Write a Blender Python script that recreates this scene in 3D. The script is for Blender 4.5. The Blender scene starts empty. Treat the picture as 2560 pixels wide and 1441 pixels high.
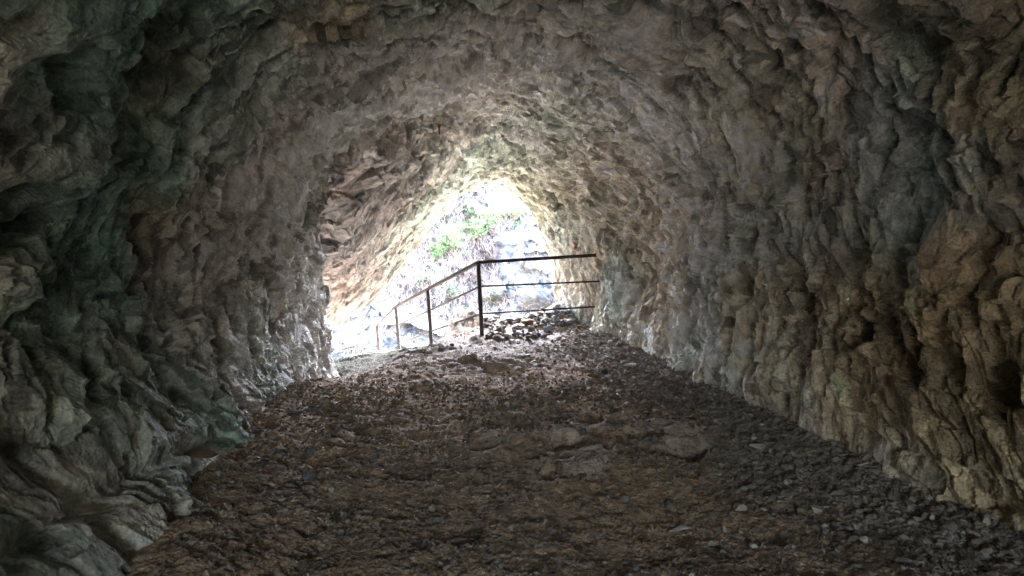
import bpy, bmesh, math, random
import numpy as np
from mathutils import Vector, Matrix, noise as mnoise

random.seed(7)
rng = np.random.default_rng(11)
R = math.radians
scene = bpy.context.scene
COL = scene.collection

# ------------------------------------------------------------------ camera
F = 1828.0                 # focal length in photo pixels (photo 2560 x 1441)
EYE = 1.6
cam_d = bpy.data.cameras.new('camera')
cam_d.sensor_width = 36.0
cam_d.lens = 36.0 * F / 2560.0
cam_d.clip_start = 0.05
cam_d.clip_end = 2000.0
cam = bpy.data.objects.new('camera', cam_d)
COL.objects.link(cam)
cam.location = (0, 0, EYE)
cam.rotation_euler = (R(90), 0, 0)
scene.camera = cam

# ------------------------------------------------------------------ light
SUN_EL, SUN_AZ = 66.0, 8.0       # azimuth clockwise from +Y
world = bpy.data.worlds.new('World')
scene.world = world
world.use_nodes = True
wn = world.node_tree
bg = wn.nodes['Background']
sky = wn.nodes.new('ShaderNodeTexSky')
sky.sky_type = 'NISHITA'
sky.sun_disc = False
sky.sun_elevation = R(SUN_EL)
sky.sun_rotation = R(SUN_AZ)
sky.air_density = 1.0
sky.dust_density = 6.0
wn.links.new(sky.outputs['Color'], bg.inputs['Color'])
bg.inputs['Strength'].default_value = 0.15
sun_d = bpy.data.lights.new('sun', 'SUN')
sun_d.energy = 0.7
sun_d.angle = R(10)
sun_d.color = (1.0, 0.97, 0.93)
sun = bpy.data.objects.new('sun', sun_d)
COL.objects.link(sun)
_to_sun = Vector((math.sin(R(SUN_AZ)) * math.cos(R(SUN_EL)), math.cos(R(SUN_AZ)) * math.cos(R(SUN_EL)), math.sin(R(SUN_EL))))
sun.rotation_euler = _to_sun.to_track_quat('Z', 'Y').to_euler()
sun.location = (10, -10, 40)

scene.view_settings.view_transform = 'Standard'
scene.view_settings.look = 'None'
scene.view_settings.gamma = 1.0
scene.view_settings.use_curve_mapping = False
scene.view_settings.exposure = 7.0
cy = scene.cycles
cy.max_bounces = 12
cy.diffuse_bounces = 10
cy.glossy_bounces = 2
cy.sample_clamp_indirect = 0.0
cy.use_denoising = True
cy.use_adaptive_sampling = False
cy.use_guiding = True
cy.use_surface_guiding = True

# ------------------------------------------------------------------ helpers
def tag(o, label=None, cat=None, group=None, kind=None):
    if label: o['label'] = label
    if cat: o['category'] = cat
    if group: o['group'] = group
    if kind: o['kind'] = kind
    return o

def P(px, py, d):
    """world point seen at a photo pixel at depth d"""
    return Vector(((px - 1280.0) / F * d, d, EYE + (720.0 - py) / F * d))

def hsh(ix, iy, seed):
    n = (ix.astype(np.int64) * 374761393 + iy.astype(np.int64) * 668265263 + seed * 1274126177) & 0xFFFFFFFF
    n = ((n ^ (n >> 13)) * 1274126177) & 0xFFFFFFFF
    n = ((n ^ (n >> 15)) * 2246822519) & 0xFFFFFFFF
    n = n ^ (n >> 16)
    return (n.astype(np.float64) / 4294967296.0).astype(np.float32)

def vnoise(x, y, seed=0):
    ix = np.floor(x); iy = np.floor(y)
    fx = (x - ix).astype(np.float32); fy = (y - iy).astype(np.float32)
    ix = ix.astype(np.int64); iy = iy.astype(np.int64)
    fx = fx * fx * fx * (fx * (fx * 6 - 15) + 10); fy = fy * fy * fy * (fy * (fy * 6 - 15) + 10)
    a = hsh(ix, iy, seed); b = hsh(ix + 1, iy, seed); c = hsh(ix, iy + 1, seed); d = hsh(ix + 1, iy + 1, seed)
    return (a + (b - a) * fx) * (1 - fy) + (c + (d - c) * fx) * fy      # 0..1

def fbm(x, y, seed=0, octv=4, gain=0.5):
    s = 0; a = 1.0; t = 0
    for k in range(octv):
        s = s + a * (vnoise(x * 2 ** k + 17.3 * k, y * 2 ** k - 9.1 * k, seed + k) * 2 - 1); t += a; a *= gain
    return s / t * 1.6                                                   # about -1..1

def voro(x, y, seed=0):
    """2D Voronoi: offset to the nearest feature, its two random numbers, f1, f2"""
    ix = np.floor(x).astype(np.int64); iy = np.floor(y).astype(np.int64)
    best = np.full(x.shape, 9e9, np.float32); sec = best.copy()
    bx = np.zeros(x.shape, np.float32); by = bx.copy(); r1 = bx.copy(); r2 = bx.copy(); r3 = bx.copy()
    for oy in (-1, 0, 1):
        for ox in (-1, 0, 1):
            cx = ix + ox; cyy = iy + oy
            h1 = hsh(cx, cyy, seed); h2 = hsh(cx, cyy, seed + 101)
            dx = (x - cx).astype(np.float32) - h1; dy = (y - cyy).astype(np.float32) - h2
            d = dx * dx + dy * dy
            m = d < best
            sec = np.where(m, best, np.minimum(sec, d))
            best = np.where(m, d, best)
            bx = np.where(m, dx, bx); by = np.where(m, dy, by)
            r1 = np.where(m, hsh(cx, cyy, seed + 202), r1)
            r2 = np.where(m, hsh(cx, cyy, seed + 303), r2)
            r3 = np.where(m, h1, r3)
    return bx, by, r1, r2, r3, np.sqrt(best), np.sqrt(sec)

def facets(x, y, seed, tilt=1.0, scallop=0.6, step=0.5, bias=0.0):
    """chipped rock: every cell its own tilted plane, height and hollow, in cell units"""
    bx, by, r1, r2, r3, f1, f2 = voro(x, y, seed)
    h = (r1 - .5) * step + bx * ((r2 - .5) * 2 * tilt + bias) + by * (r3 - .5) * 2 * tilt + (f1 * f1 - .3) * scallop
    return h.astype(np.float32), r1

def chips2(x, y, seed, k=1.0, g=.8, a=.35, sign=1):
    """continuous chipped relief in 2D: the envelope of tilted bowls, scoops with sharp ridges between"""
    ix = np.floor(x).astype(np.int64); iy = np.floor(y).astype(np.int64)
    out = np.full(x.shape, 9e9, np.float32); rid = np.zeros(x.shape, np.float32)
    for oy in (-1, 0, 1):
        for ox in (-1, 0, 1):
            cx = ix + ox; cyy = iy + oy; h1 = hsh(cx, cyy, seed); h2 = (h1 * 977.13) % 1; h3 = (h1 * 3571.71) % 1; h4 = (h1 * 7331.9) % 1; h5 = (h1 * 411.7) % 1
            dx = (x - cx).astype(np.float32) - h2; dy = (y - cyy).astype(np.float32) - h3
            v = (h1 - .5) * a * 2 + 2 * g * (dx * (h4 - .5) + dy * (h5 - .5)) + k * (dx * dx + dy * dy)
            m = v < out; out = np.where(m, v, out); rid = np.where(m, h4, rid)
    return (out - .18) * sign, rid

def chips3(p, seed, k=1.0, g=.8, a=.35, sign=1):
    i0 = np.floor(p - .5).astype(np.int64)
    out = np.full(p.shape[:-1], 9e9, np.float32); rid = np.zeros(p.shape[:-1], np.float32)
    for ax in (0, 1):
        for ay in (0, 1):
            for az in (0, 1):
                ii = i0 + np.array([ax, ay, az]); ky = ii[..., 1] * 7919 + ii[..., 2]
                h1 = hsh(ii[..., 0], ky, seed); h = [(h1 * c) % 1.0 for c in (977.13, 3571.71, 7331.9, 411.7, 613.3)]
                dv = (p - ii - .5).astype(np.float32); dv[..., 0] -= (h1 - .5) * .8; dv[..., 1] -= (h[0] - .5) * .8; dv[..., 2] -= (h[1] - .5) * .8
                v = (h[4] - .5) * a * 2 + 2 * g * (dv[..., 0] * (h[2] - .5) + dv[..., 1] * (h[3] - .5) + dv[..., 2] * (h[4] - .5)) + k * (dv * dv).sum(-1)
                m = v < out; out = np.where(m, v, out); rid = np.where(m, h[2], rid)
    return (out - .2) * sign, rid

def grid_mesh(name, PX, PY, PZ, mat, col=None, smooth=True, mask=None, flip=False):
    n, m = PX.shape
    co = np.stack([PX, PY, PZ], -1).reshape(-1, 3).astype(np.float32)
    i = np.arange(n - 1)[:, None] * m + np.arange(m - 1)[None, :]
    q = np.stack([i, i + 1, i + m + 1, i + m], -1).reshape(-1, 4)
    if flip: q = q[:, ::-1]
    if mask is not None: q = q[mask[:-1, :-1].reshape(-1)]
    me = bpy.data.meshes.new(name)
    me.vertices.add(len(co)); me.vertices.foreach_set('co', co.ravel())
    me.loops.add(q.size); me.loops.foreach_set('vertex_index', q.astype(np.int32).ravel())
    me.polygons.add(len(q)); me.polygons.foreach_set('loop_start', np.arange(0, q.size, 4, dtype=np.int32))
    me.update(calc_edges=True)
    me.polygons.foreach_set('use_smooth', np.full(len(q), smooth, bool))
    if col is not None:
        at = me.color_attributes.new('stain_light', 'FLOAT_COLOR', 'POINT')  # surface colour, stains and painted light balance
        c = np.ones((len(co), 4), np.float32); c[:, :3] = col.reshape(-1, 3)
        at.data.foreach_set('color', c.ravel())
    me.materials.append(mat)
    o = bpy.data.objects.new(name, me); COL.objects.link(o)
    return o

def tri_mesh(name, co, faces, mat, parent=None, smooth=False, mats=None, midx=None):
    me = bpy.data.meshes.new(name)
    faces = np.asarray(faces, np.int32); k = faces.shape[1]
    me.vertices.add(len(co)); me.vertices.foreach_set('co', np.asarray(co, np.float32).ravel())
    me.loops.add(faces.size); me.loops.foreach_set('vertex_index', faces.ravel())
    me.polygons.add(len(faces)); me.polygons.foreach_set('loop_start', np.arange(0, faces.size, k, dtype=np.int32))
    me.update(calc_edges=True)
    me.polygons.foreach_set('use_smooth', np.full(len(faces), smooth, bool))
    me.materials.append(mat)
    for x in (mats or []): me.materials.append(x)
    if midx is not None: me.polygons.foreach_set('material_index', np.asarray(midx, np.int32))
    o = bpy.data.objects.new(name, me); COL.objects.link(o)
    if parent: o.parent = parent
    return o

def bm_obj(name, bm, mat, parent=None, smooth=False):
    me = bpy.data.meshes.new(name); bm.to_mesh(me); bm.free()
    me.materials.append(mat)
    if smooth:
        for p in me.polygons: p.use_smooth = True
    o = bpy.data.objects.new(name, me); COL.objects.link(o)
    if parent: o.parent = parent
    return o

def empty(name, loc):
    o = bpy.data.objects.new(name, None); o.location = loc; COL.objects.link(o)
    o.empty_display_size = .2
    return o

# ------------------------------------------------------------------ materials
def new_mat(name):
    m = bpy.data.materials.new(name); m.use_nodes = True
    nt = m.node_tree; b = nt.nodes['Principled BSDF']
    return m, nt, b

def N(nt, typ, **kw):
    n = nt.nodes.new(typ)
    for k, v in kw.items():
        if k in n.inputs.keys(): n.inputs[k].default_value = v
        else: setattr(n, k, v)
    return n

def stone_mat(name, base=None, attr='stain_light', s1=6.0, s2=40.0, vmin=.6, vmax=1.35, bump=.5, bdist=.012, rough=.92, hue=None, spec=.25):
    m, nt, b = new_mat(name); L = nt.links
    tc = N(nt, 'ShaderNodeTexCoord')
    if base is None:
        src = N(nt, 'ShaderNodeAttribute', attribute_name=attr); c = src.outputs['Color']
    else:
        src = N(nt, 'ShaderNodeRGB'); src.outputs[0].default_value = (*base, 1); c = src.outputs[0]
    n1 = N(nt, 'ShaderNodeTexNoise', Scale=s1, Detail=9.0, Roughness=.68)
    n2 = N(nt, 'ShaderNodeTexNoise', Scale=s2, Detail=6.0, Roughness=.7)
    L.new(tc.outputs['Object'], n1.inputs['Vector']); L.new(tc.outputs['Object'], n2.inputs['Vector'])
    mr = N(nt, 'ShaderNodeMapRange'); mr.inputs['From Min'].default_value = .3; mr.inputs['From Max'].default_value = .7
    mr.inputs['To Min'].default_value = vmin; mr.inputs['To Max'].default_value = vmax
    L.new(n1.outputs['Fac'], mr.inputs['Value'])
    mr2 = N(nt, 'ShaderNodeMapRange'); mr2.inputs['From Min'].default_value = .3; mr2.inputs['From Max'].default_value = .7
    mr2.inputs['To Min'].default_value = .8; mr2.inputs['To Max'].default_value = 1.2
    L.new(n2.outputs['Fac'], mr2.inputs['Value'])
    mu = N(nt, 'ShaderNodeMath', operation='MULTIPLY'); L.new(mr.outputs[0], mu.inputs[0]); L.new(mr2.outputs[0], mu.inputs[1])
    vm = N(nt, 'ShaderNodeVectorMath', operation='SCALE'); L.new(c, vm.inputs[0]); L.new(mu.outputs[0], vm.inputs['Scale'])
    L.new(vm.outputs[0], b.inputs['Base Color'])
    b.inputs['Roughness'].default_value = rough
    b.inputs['Specular IOR Level'].default_value = spec
    vo = N(nt, 'ShaderNodeTexVoronoi', Scale=s2 * .8); vo.feature = 'F1'
    L.new(tc.outputs['Object'], vo.inputs['Vector'])
    ad = N(nt, 'ShaderNodeMath', operation='ADD'); L.new(n2.outputs['Fac'], ad.inputs[0]); L.new(vo.outputs['Distance'], ad.inputs[1])
    ad2 = N(nt, 'ShaderNodeMath', operation='ADD'); L.new(ad.outputs[0], ad2.inputs[0]); L.new(n1.outputs['Fac'], ad2.inputs[1])
    bp = N(nt, 'ShaderNodeBump', Strength=bump, Distance=bdist)
    L.new(ad2.outputs[0], bp.inputs['Height']); L.new(bp.outputs[0], b.inputs['Normal'])
    return m

M_cave = stone_mat('cave_rock', rough=.62, spec=.45, s1=9, s2=60, bump=.8, bdist=.018, vmin=.6, vmax=1.45)
M_floor = stone_mat('cave_floor', rough=.85, spec=.3, s1=7, s2=70, bump=.8, bdist=.012, vmin=.55, vmax=1.4)
M_cliff = stone_mat('far_cliff_rock', s1=.8, s2=4.5, bump=.7, bdist=.12, vmin=.75, vmax=1.2)
M_grav = [stone_mat('gravel_grey', (.23, .21, .19), s1=9, s2=60, vmin=.45, vmax=1.5, bdist=.004),
          stone_mat('gravel_brown', (.20, .155, .12), s1=9, s2=60, vmin=.45, vmax=1.5, bdist=.004),
          stone_mat('gravel_pale', (.40, .37, .33), s1=9, s2=60, vmin=.6, vmax=1.3, bdist=.004)]
M_stone = {
    'grey': stone_mat('stone_grey', (.14, .145, .155), s1=9, s2=55, bdist=.006),
    'blue': stone_mat('stone_dark', (.06, .065, .08), s1=9, s2=55, bdist=.006),
    'tan': stone_mat('stone_tan', (.17, .14, .105), s1=9, s2=55, bdist=.006),
    'pale': stone_mat('stone_pale', (.21, .21, .215), s1=9, s2=55, bdist=.006),
    'chalk': stone_mat('stone_chalk', (.42, .40, .37), s1=9, s2=55, bdist=.006),
    'orange': stone_mat('stone_orange', (.17, .115, .085), s1=9, s2=55, bdist=.006),
}
M_steel, nt, b = new_mat('painted_steel')
nn = N(nt, 'ShaderNodeTexNoise', Scale=14.0, Detail=8.0, Roughness=.7)
tc = N(nt, 'ShaderNodeTexCoord'); nt.links.new(tc.outputs['Object'], nn.inputs['Vector'])
cr = N(nt, 'ShaderNodeValToRGB'); cr.color_ramp.elements[0].position = .42; cr.color_ramp.elements[1].position = .66
cr.color_ramp.elements[0].color = (.022, .018, .017, 1); cr.color_ramp.elements[1].color = (.06, .038, .03, 1)
nt.links.new(nn.outputs['Fac'], cr.inputs[0]); nt.links.new(cr.outputs[0], b.inputs['Base Color'])
b.inputs['Roughness'].default_value = .6; b.inputs['Metallic'].default_value = .0
bp = N(nt, 'ShaderNodeBump', Strength=.4, Distance=.002); nt.links.new(nn.outputs['Fac'], bp.inputs['Height']); nt.links.new(bp.outputs[0], b.inputs['Normal'])
M_rust, nt, b = new_mat('rusty_iron')
nn = N(nt, 'ShaderNodeTexNoise', Scale=30.0, Detail=6.0)
cr = N(nt, 'ShaderNodeValToRGB'); cr.color_ramp.elements[0].color = (.08, .02, .012, 1); cr.color_ramp.elements[1].color = (.26, .08, .04, 1)
nt.links.new(nn.outputs['Fac'], cr.inputs[0]); nt.links.new(cr.outputs[0], b.inputs['Base Color']); b.inputs['Roughness'].default_value = .85

def leaf_mat(name, c, tr=.45):
    m, nt, b = new_mat(name); L = nt.links
    oi = N(nt, 'ShaderNodeTexNoise', Scale=3.0, Detail=3.0); tc = N(nt, 'ShaderNodeTexCoord'); L.new(tc.outputs['Object'], oi.inputs['Vector'])
    mr = N(nt, 'ShaderNodeMapRange'); mr.inputs['From Min'].default_value = .3; mr.inputs['From Max'].default_value = .7
    mr.inputs['To Min'].default_value = .6; mr.inputs['To Max'].default_value = 1.4
    L.new(oi.outputs['Fac'], mr.inputs['Value'])
    rgb = N(nt, 'ShaderNodeRGB'); rgb.outputs[0].default_value = (*c, 1)
    vm = N(nt, 'ShaderNodeVectorMath', operation='SCALE'); L.new(rgb.outputs[0], vm.inputs[0]); L.new(mr.outputs[0], vm.inputs['Scale'])
    L.new(vm.outputs[0], b.inputs['Base Color']); b.inputs['Roughness'].default_value = .6
    t = N(nt, 'ShaderNodeBsdfTranslucent'); L.new(vm.outputs[0], t.inputs['Color'])
    mx = N(nt, 'ShaderNodeMixShader'); mx.inputs[0].default_value = tr
    out = nt.nodes['Material Output']
    L.new(b.outputs[0], mx.inputs[1]); L.new(t.outputs[0], mx.inputs[2]); L.new(mx.outputs[0], out.inputs['Surface'])
    return m
M_leaf = leaf_mat('spring_leaves', (.07, .12, .05))
M_leaf2 = leaf_mat('shrub_leaves', (.08, .11, .08))
M_twig = leaf_mat('bare_twigs', (.16, .14, .14), .1)
M_bark = stone_mat('bark', (.14, .11, .09), s1=10, s2=50, bdist=.01)

# ------------------------------------------------------------------ the cave walls and roof
def interp(s, xs, ys): return float(np.interp(s, xs, ys))
def zfloor(y): return .076 * y

def near_section(s):
    zf = zfloor(s)
    xl = interp(s, [2, 3.4, 5.33, 7.4, 9.2], [-1.25, -1.5, -1.93, -2.2, -2.32])       # foot of the left wall
    XL = interp(s, [0, 4, 7, 9.2], [-2.3, -2.42, -2.44, -2.42])
    xr = interp(s, [2, 3.85, 5.14, 8.15, 9.2], [2.95, 2.65, 2.3, 1.87, 1.74])
    XR = xr + .22
    H = interp(s, [-2, 4, 9.2], [3.4, 3.6, 3.45])
    c = .5 * (XL + XR); w = .5 * (XR - XL)
    pts = [(xr - .1, -.5), (xr + .05, .3), (XR, 1.1), (XR - .03, 1.9), (c + .84 * w, .76 * H), (c + .5 * w, .93 * H), (c, H),
           (c - .5 * w, .94 * H), (c - .86 * w, .78 * H), (XL, 1.9), (XL - .05, 1.15), ((XL + xl) * .5, .45), (xl + .25, -.5)]
    return [(x, s, zf + z) for x, z in pts]

keys = []; steps = []
KS = [-12, -5, -1, 1.5, 3, 5, 7, 8.5, 9.4]  # unseen rear end left open to bring in fill light
for s in KS: keys.append(near_section(s))
# the left wall ends at a corner; past it the roof hangs on as an overhang, with an unseen side opening added below to admit light
A1 = near_section(9.62)
A1[9:] = [(-2.46, 9.62, A1[9][2]), (-2.46, 9.62, A1[10][2]), (-2.44, 9.62, A1[11][2]), (-2.4, 9.62, A1[12][2])]
A2 = near_section(9.9)
A2[8] = (-2.05, 10.1, 3.35)
A2[9:] = [(-5.2, 10.0, 3.3), (-7.6, 10.0, 2.3), (-8.0, 10.0, .8), (-8.0, 10.0, -1.0)]
B_ = [(1.5,10.7,.3),(1.52,10.8,1.1),(1.45,10.9,1.9),(1.28,10.9,2.7),(.92,10.9,3.3),(.3,10.9,3.8),(-.5,11.1,3.95),(-1.3,11.4,3.6),
      (-2.2,11.8,2.95),(-3.2,12.3,2.25),(-4.8,12.7,2.3),(-6.5,12.8,3.0),(-7.5,12.8,4.6)]
C_ = [(1.12,12,.4),(1.15,12,1.2),(1.08,12.1,1.9),(.88,12.1,2.6),(.5,12.2,3.15),(-.1,12.3,3.6),(-.8,12.6,3.6),(-1.5,13,3.1),
      (-2.45,14.2,2.35),(-3.4,15.3,1.65),(-4.6,16.2,1.6),(-6.0,16.5,2.6),(-6.8,16.5,4.4)]
MP = [(1388,880,13.2),(1388,790,13.2),(1382,700,13.2),(1366,620,13.2),(1322,525,13.3),(1250,466,13.5),(1150,490,13.9),(1085,570,14.5),
      (985,702,15.8),(870,800,17.6)]
M_ = [tuple(P(*p)) for p in MP] + [tuple(P(798,838,19)), (-6.3, 19.3, 1.2), (-6.8, 19.3, 3.2)]
A1b = near_section(9.78)
A1b[9:] = [(-2.62, 9.78, A1[9][2]), (-2.62, 9.76, A1[10][2]), (-2.62, 9.76, A1[11][2]), (-2.6, 9.76, A1[12][2])]
keys += [A1, A1b, A2, B_, C_, M_]
def ext(dist, dy, up=1.0):
    out = []
    for k, (x, y, z) in enumerate(M_):
        dx, dz = x + .9, z - 1.2
        l = math.hypot(dx, dz); dx /= l; dz /= l
        if k >= 8: dx, dz = -.25, .97          # over the overhang the rock face goes straight up
        if dz < 0: dz *= .3
        # only the roof part of the rim is pushed forward
        fwd = .75 * min(dist, 3.2) if 3 <= k <= 7 else 0      # unseen brow added over the mouth to keep the sun out
        out.append((x + dx * dist * (.8 if k <= 3 else 1), y + dy + min(fwd, 26), z + dz * dist * up))
    return out
keys += [ext(.7, .1), ext(3, 0), ext(14, -1), ext(60, -6, .26)]
K = np.array(keys, np.float64)                      # (nk, 13, 3)
# row parameters
q = []
for k in range(len(K) - 1):
    L = np.linalg.norm(K[k + 1] - K[k], axis=1).mean()
    ym = K[k][:, 1].mean()
    if k < 2: sp = .15
    elif k == 2: sp = .04
    elif k <= 7: sp = .0085 * (max(ym, 2.5) / 3.0) ** 1.15
    elif k in (8, 9, 10, 11, 12, 13): sp = .02
    elif k == 14: sp = .03
    elif k == 15: sp = .1
    else: sp = .5
    n = max(3, int(L / sp)); q += list(k + np.arange(n) / n)
q.append(len(K) - 1.0)
q = np.array(q)
NT = 1150
t = np.linspace(0, 12, NT)
def cr_basis(p, n):
    """Catmull-Rom weights: p parameters over n control points -> (len(p), n)"""
    W = np.zeros((len(p), n)); i = np.clip(np.floor(p).astype(int), 0, n - 2); f = p - i
    w = [-.5 * f + f**2 - .5 * f**3, 1 - 2.5 * f**2 + 1.5 * f**3, .5 * f + 2 * f**2 - 1.5 * f**3, -.5 * f**2 + .5 * f**3]
    for k in range(4): np.add.at(W, (np.arange(len(p)), np.clip(i - 1 + k, 0, n - 1)), w[k])
    return W
Wq = np.zeros((len(q), len(K))); _i = np.clip(np.floor(q).astype(int), 0, len(K) - 2); _f = q - _i
Wq[np.arange(len(q)), _i] = 1 - _f; Wq[np.arange(len(q)), _i + 1] = _f
Wt = cr_basis(t, 13)
S = np.einsum('qk,kcd,tc->qtd', Wq, K, Wt)         # base surface
ker = np.array([1, 4, 6, 4, 1.0]) / 16
S0 = S.copy()
for _ in range(22):
    Sp = np.pad(S, ((2, 2), (0, 0), (0, 0)), mode='edge'); S = sum(ker[k] * Sp[k:k + len(q)] for k in range(5))
keep = np.clip(1 - np.abs(q - 14) / .5, 0, 1)[:, None, None]; keep = np.maximum(keep, (q > 14)[:, None, None] * 1.0)
S = S * (1 - keep) + S0 * keep
def norms(S):
    a = np.gradient(S, axis=0); b_ = np.gradient(S, axis=1)
    n = np.cross(a, b_); n /= np.linalg.norm(n, axis=2, keepdims=True) + 1e-9
    return n
Nrm = norms(S)
# make the normals point into the cave
ref = np.array([0.0, 0, 1.5]); mid = S[len(q) // 3, NT // 2]
if np.dot(Nrm[len(q) // 3, NT // 2], np.array([0, mid[1], 1.6]) - mid) < 0: Nrm = -Nrm
# surface coordinates in metres
du = np.linalg.norm(np.diff(S[:, NT // 2], axis=0), axis=1)
U1 = np.concatenate([[0], np.cumsum(du)])
U1 = U1 - U1[int(np.argmax(q >= 3))] + 11.53
V1 = np.concatenate([[0], np.cumsum(np.linalg.norm(np.diff(S[len(q) // 2], axis=0), axis=1))])
U = np.repeat(U1[:, None], NT, 1); V = np.repeat(V1[None, :], len(q), 0)
Q = np.repeat(q[:, None], NT, 1)
T = np.repeat(t[None, :], len(q), 0)
U = U + .4 * fbm(V * .5, U * .2, 5, 3)
wu = .12 * fbm(U * 1.1, V * 1.1, 31, 2); wv = .12 * fbm(U * 1.1, V * 1.1, 47, 2)
wu2 = .02 * fbm(U * 5, V * 4, 61, 2); wv2 = .02 * fbm(U * 5, V * 4, 67, 2)
Uw, Vw = U + wu, V + wv
near = np.clip((9.5 - S[..., 1]) / 5.5, 0, 1)              # 1 close to the camera
leftw = np.clip((T - 6.5) / 3, 0, 1)
rightw = np.clip((5 - T) / 2, 0, 1)
calm = np.maximum(np.clip(1 - np.abs(Q - 14) / .6, 0, 1) ** .6, np.clip(1 - np.abs(Q - 8.25) / .7, 0, 1) * np.clip((T - 8) / 1.5, 0, 1) * .6)
calm = np.maximum(calm, np.clip(1.6 - T, 0, 1) * (Q < 14) * .75)
calm = np.maximum(calm, np.clip(T - 10.2, 0, 1) * (Q < 9) * .7)             # calmer along the mouth rim
far_out = np.clip((Q - 15.2) / 1.0, 0, 1)
def oct_(cell, st, seed, sh=0.0, **kw):
    return chips2((Uw + wu2) / cell, (Vw + wv2 + sh * (Uw + wu2)) / (cell * st), seed, **kw)
h1, c1 = oct_(1.25, 1.25, 1, .3, k=.9, g=.8, a=.3)
h2, c2 = oct_(.5, 1.4, 2, -.4, k=1.0, g=.9, a=.35)
rough = np.clip(.75 + .55 * fbm(U * .7, V * .6, 77, 3), .15, 1.4)        # chipped and smoother areas
amp = .45 + .55 * near
amp_r = 1 - .5 * rightw * (1 - .3 * near)
h1 = h1 - h1.mean(); h2 = h2.mean() - h2
D = (.14 * h1 * (.35 + .65 * near) * amp_r + .09 * h2 * (.5 + .6 * near) * amp_r)
D = D + .10 * fbm(U * .45, V * .4, 90, 3) * (.4 + .6 * near) + .02 * fbm(U * 6, V * 5, 93, 4)
D = D * (1 - .75 * calm)
D = D + far_out * (1.2 * fbm(U * .2, V * .25, 95, 5))

# individual features, found on the wall by where they lie
PXb = 1280 + S[..., 0] / np.maximum(S[..., 1], .5) * F
PYb = 720 - (S[..., 2] - EYE) / np.maximum(S[..., 1], .5) * F
vis = (S[..., 1] > 1.2) & (Q < 14.0)
def pick(px, py):
    d = (PXb - px) ** 2 + (PYb - py) ** 2 + np.where(vis, 0, 1e9)
    cand = d < max(d.min() * 4, 64)
    yy = np.where(cand, S[..., 1], 1e9); k = np.argmin(yy)
    return S.reshape(-1, 3)[k].copy(), Nrm.reshape(-1, 3)[k].copy()
def dist_poly(pts):
    best = np.full(S.shape[:2], 1e9)
    for a, b2 in zip(pts[:-1], pts[1:]):
        ab = b2 - a; tt = np.clip(((S - a) @ ab) / (ab @ ab + 1e-9), 0, 1)
        best = np.minimum(best, np.linalg.norm(S - a - tt[..., None] * ab, axis=2))
    return best
def poly(pix): return [pick(*p)[0] for p in pix]
wob = .05 * fbm(U * 3, V * 3, 99, 4)
stain_rust = np.zeros(S.shape[:2])
# long bedding crack low on the left wall
crk = dist_poly(poly([(10, 1370), (160, 1290), (330, 1190), (470, 1120), (600, 1075)])) + wob * .6
D += -.09 * np.exp(-(crk / .06) ** 2)
# smooth ledge block on the left
led = dist_poly(poly([(20, 1060), (140, 1050), (250, 1090)])) + wob
D = D * (1 - .5 * np.exp(-(led / .28) ** 4)) + .10 * np.exp(-(led / .34) ** 2)
ul = dist_poly(poly([(60, 1190), (200, 1180), (330, 1130)])) + wob
D += -.08 * np.exp(-(ul / .25) ** 2)
# boulder standing out of the foot of the left wall
bo = dist_poly(poly([(545, 1000), (600, 1110)])) + wob * .7
D = D * (1 - .5 * np.exp(-(bo / .3) ** 4)) + .11 * np.exp(-(bo / .28) ** 2)
# dark hollows of the upper left
for px, py, r, dp in [(165, 190, .17, .22), (390, 200, .3, .3), (600, 470, .18, .2), (400, 560, .2, .2), (1640, 60, .25, .3), (820, 110, .22, .12),
                      (90, 520, .2, .2), (2330, 640, .07, .4), (2520, 965, .07, .4), (1880, 330, .25, .15), (2200, 60, .2, .2), (1180, 40, .2, .15),
                      (660, 60, .2, .18), (480, 60, .25, .2), (1600, 700, .3, .08), (1830, 590, .3, .12)]:
    p, n = pick(px, py)
    d = np.linalg.norm(S - p, axis=2) + wob * 1.2
    D += -dp * .8 * np.exp(-(d / r) ** 3)
# crack in the roof at the right
rc = dist_poly(poly([(1790, 90), (1745, 160), (1700, 215), (1660, 225)])) + wob * .4
D += -.1 * np.exp(-(rc / .035) ** 2)
# long ribs on the left wall
for a in [[(590, 380), (640, 300), (700, 230), (790, 170)], [(350, 260), (360, 330), (385, 420)], [(200, 130), (215, 200), (225, 260)], [(560, 560), (580, 660), (560, 760)],
          [(95, 200), (110, 270)], [(480, 640), (500, 760), (450, 880)], [(300, 700), (330, 800)]]:
    rb = dist_poly(poly(a)) + wob * .9
    D += .1 * np.exp(-(rb / .06) ** 2)
X = S + Nrm * D[..., None]
N1 = norms(X); N1 = N1 * np.sign((N1 * Nrm).sum(-1, keepdims=True) + 1e-6)
N2 = Nrm * .6 + N1; N2 /= np.linalg.norm(N2, axis=2, keepdims=True)
PC = X * np.array([1.0, 1.5, 1.0]) + np.stack([wu2, wv2, wu2 - wv2], -1)
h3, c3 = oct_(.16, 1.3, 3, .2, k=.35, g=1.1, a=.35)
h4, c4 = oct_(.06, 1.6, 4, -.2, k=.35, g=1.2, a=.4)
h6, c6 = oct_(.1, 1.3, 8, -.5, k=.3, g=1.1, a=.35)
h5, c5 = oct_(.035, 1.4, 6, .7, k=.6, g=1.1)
h7, c7 = oct_(.27, 1.35, 9, .7, k=.5, g=1.0, a=.3); h7 = h7.mean() - h7
h3, h4, h5, h6 = [h.mean() - h for h in (h3, h4, h5, h6)]
D2 = (.10 * h3 * (.5 + .6 * rough) * (.8 + .5 * near * leftw) + .055 * h6 * rough + .12 * h7 * (.4 + .7 * rough) - .05 * h4 * (.5 + .6 * rough) - .018 * h5 + .010 * fbm(U * 9, V * 6, 97, 3)) * (1 - .6 * calm)
X = X + N2 * D2[..., None]
del Wq

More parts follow.
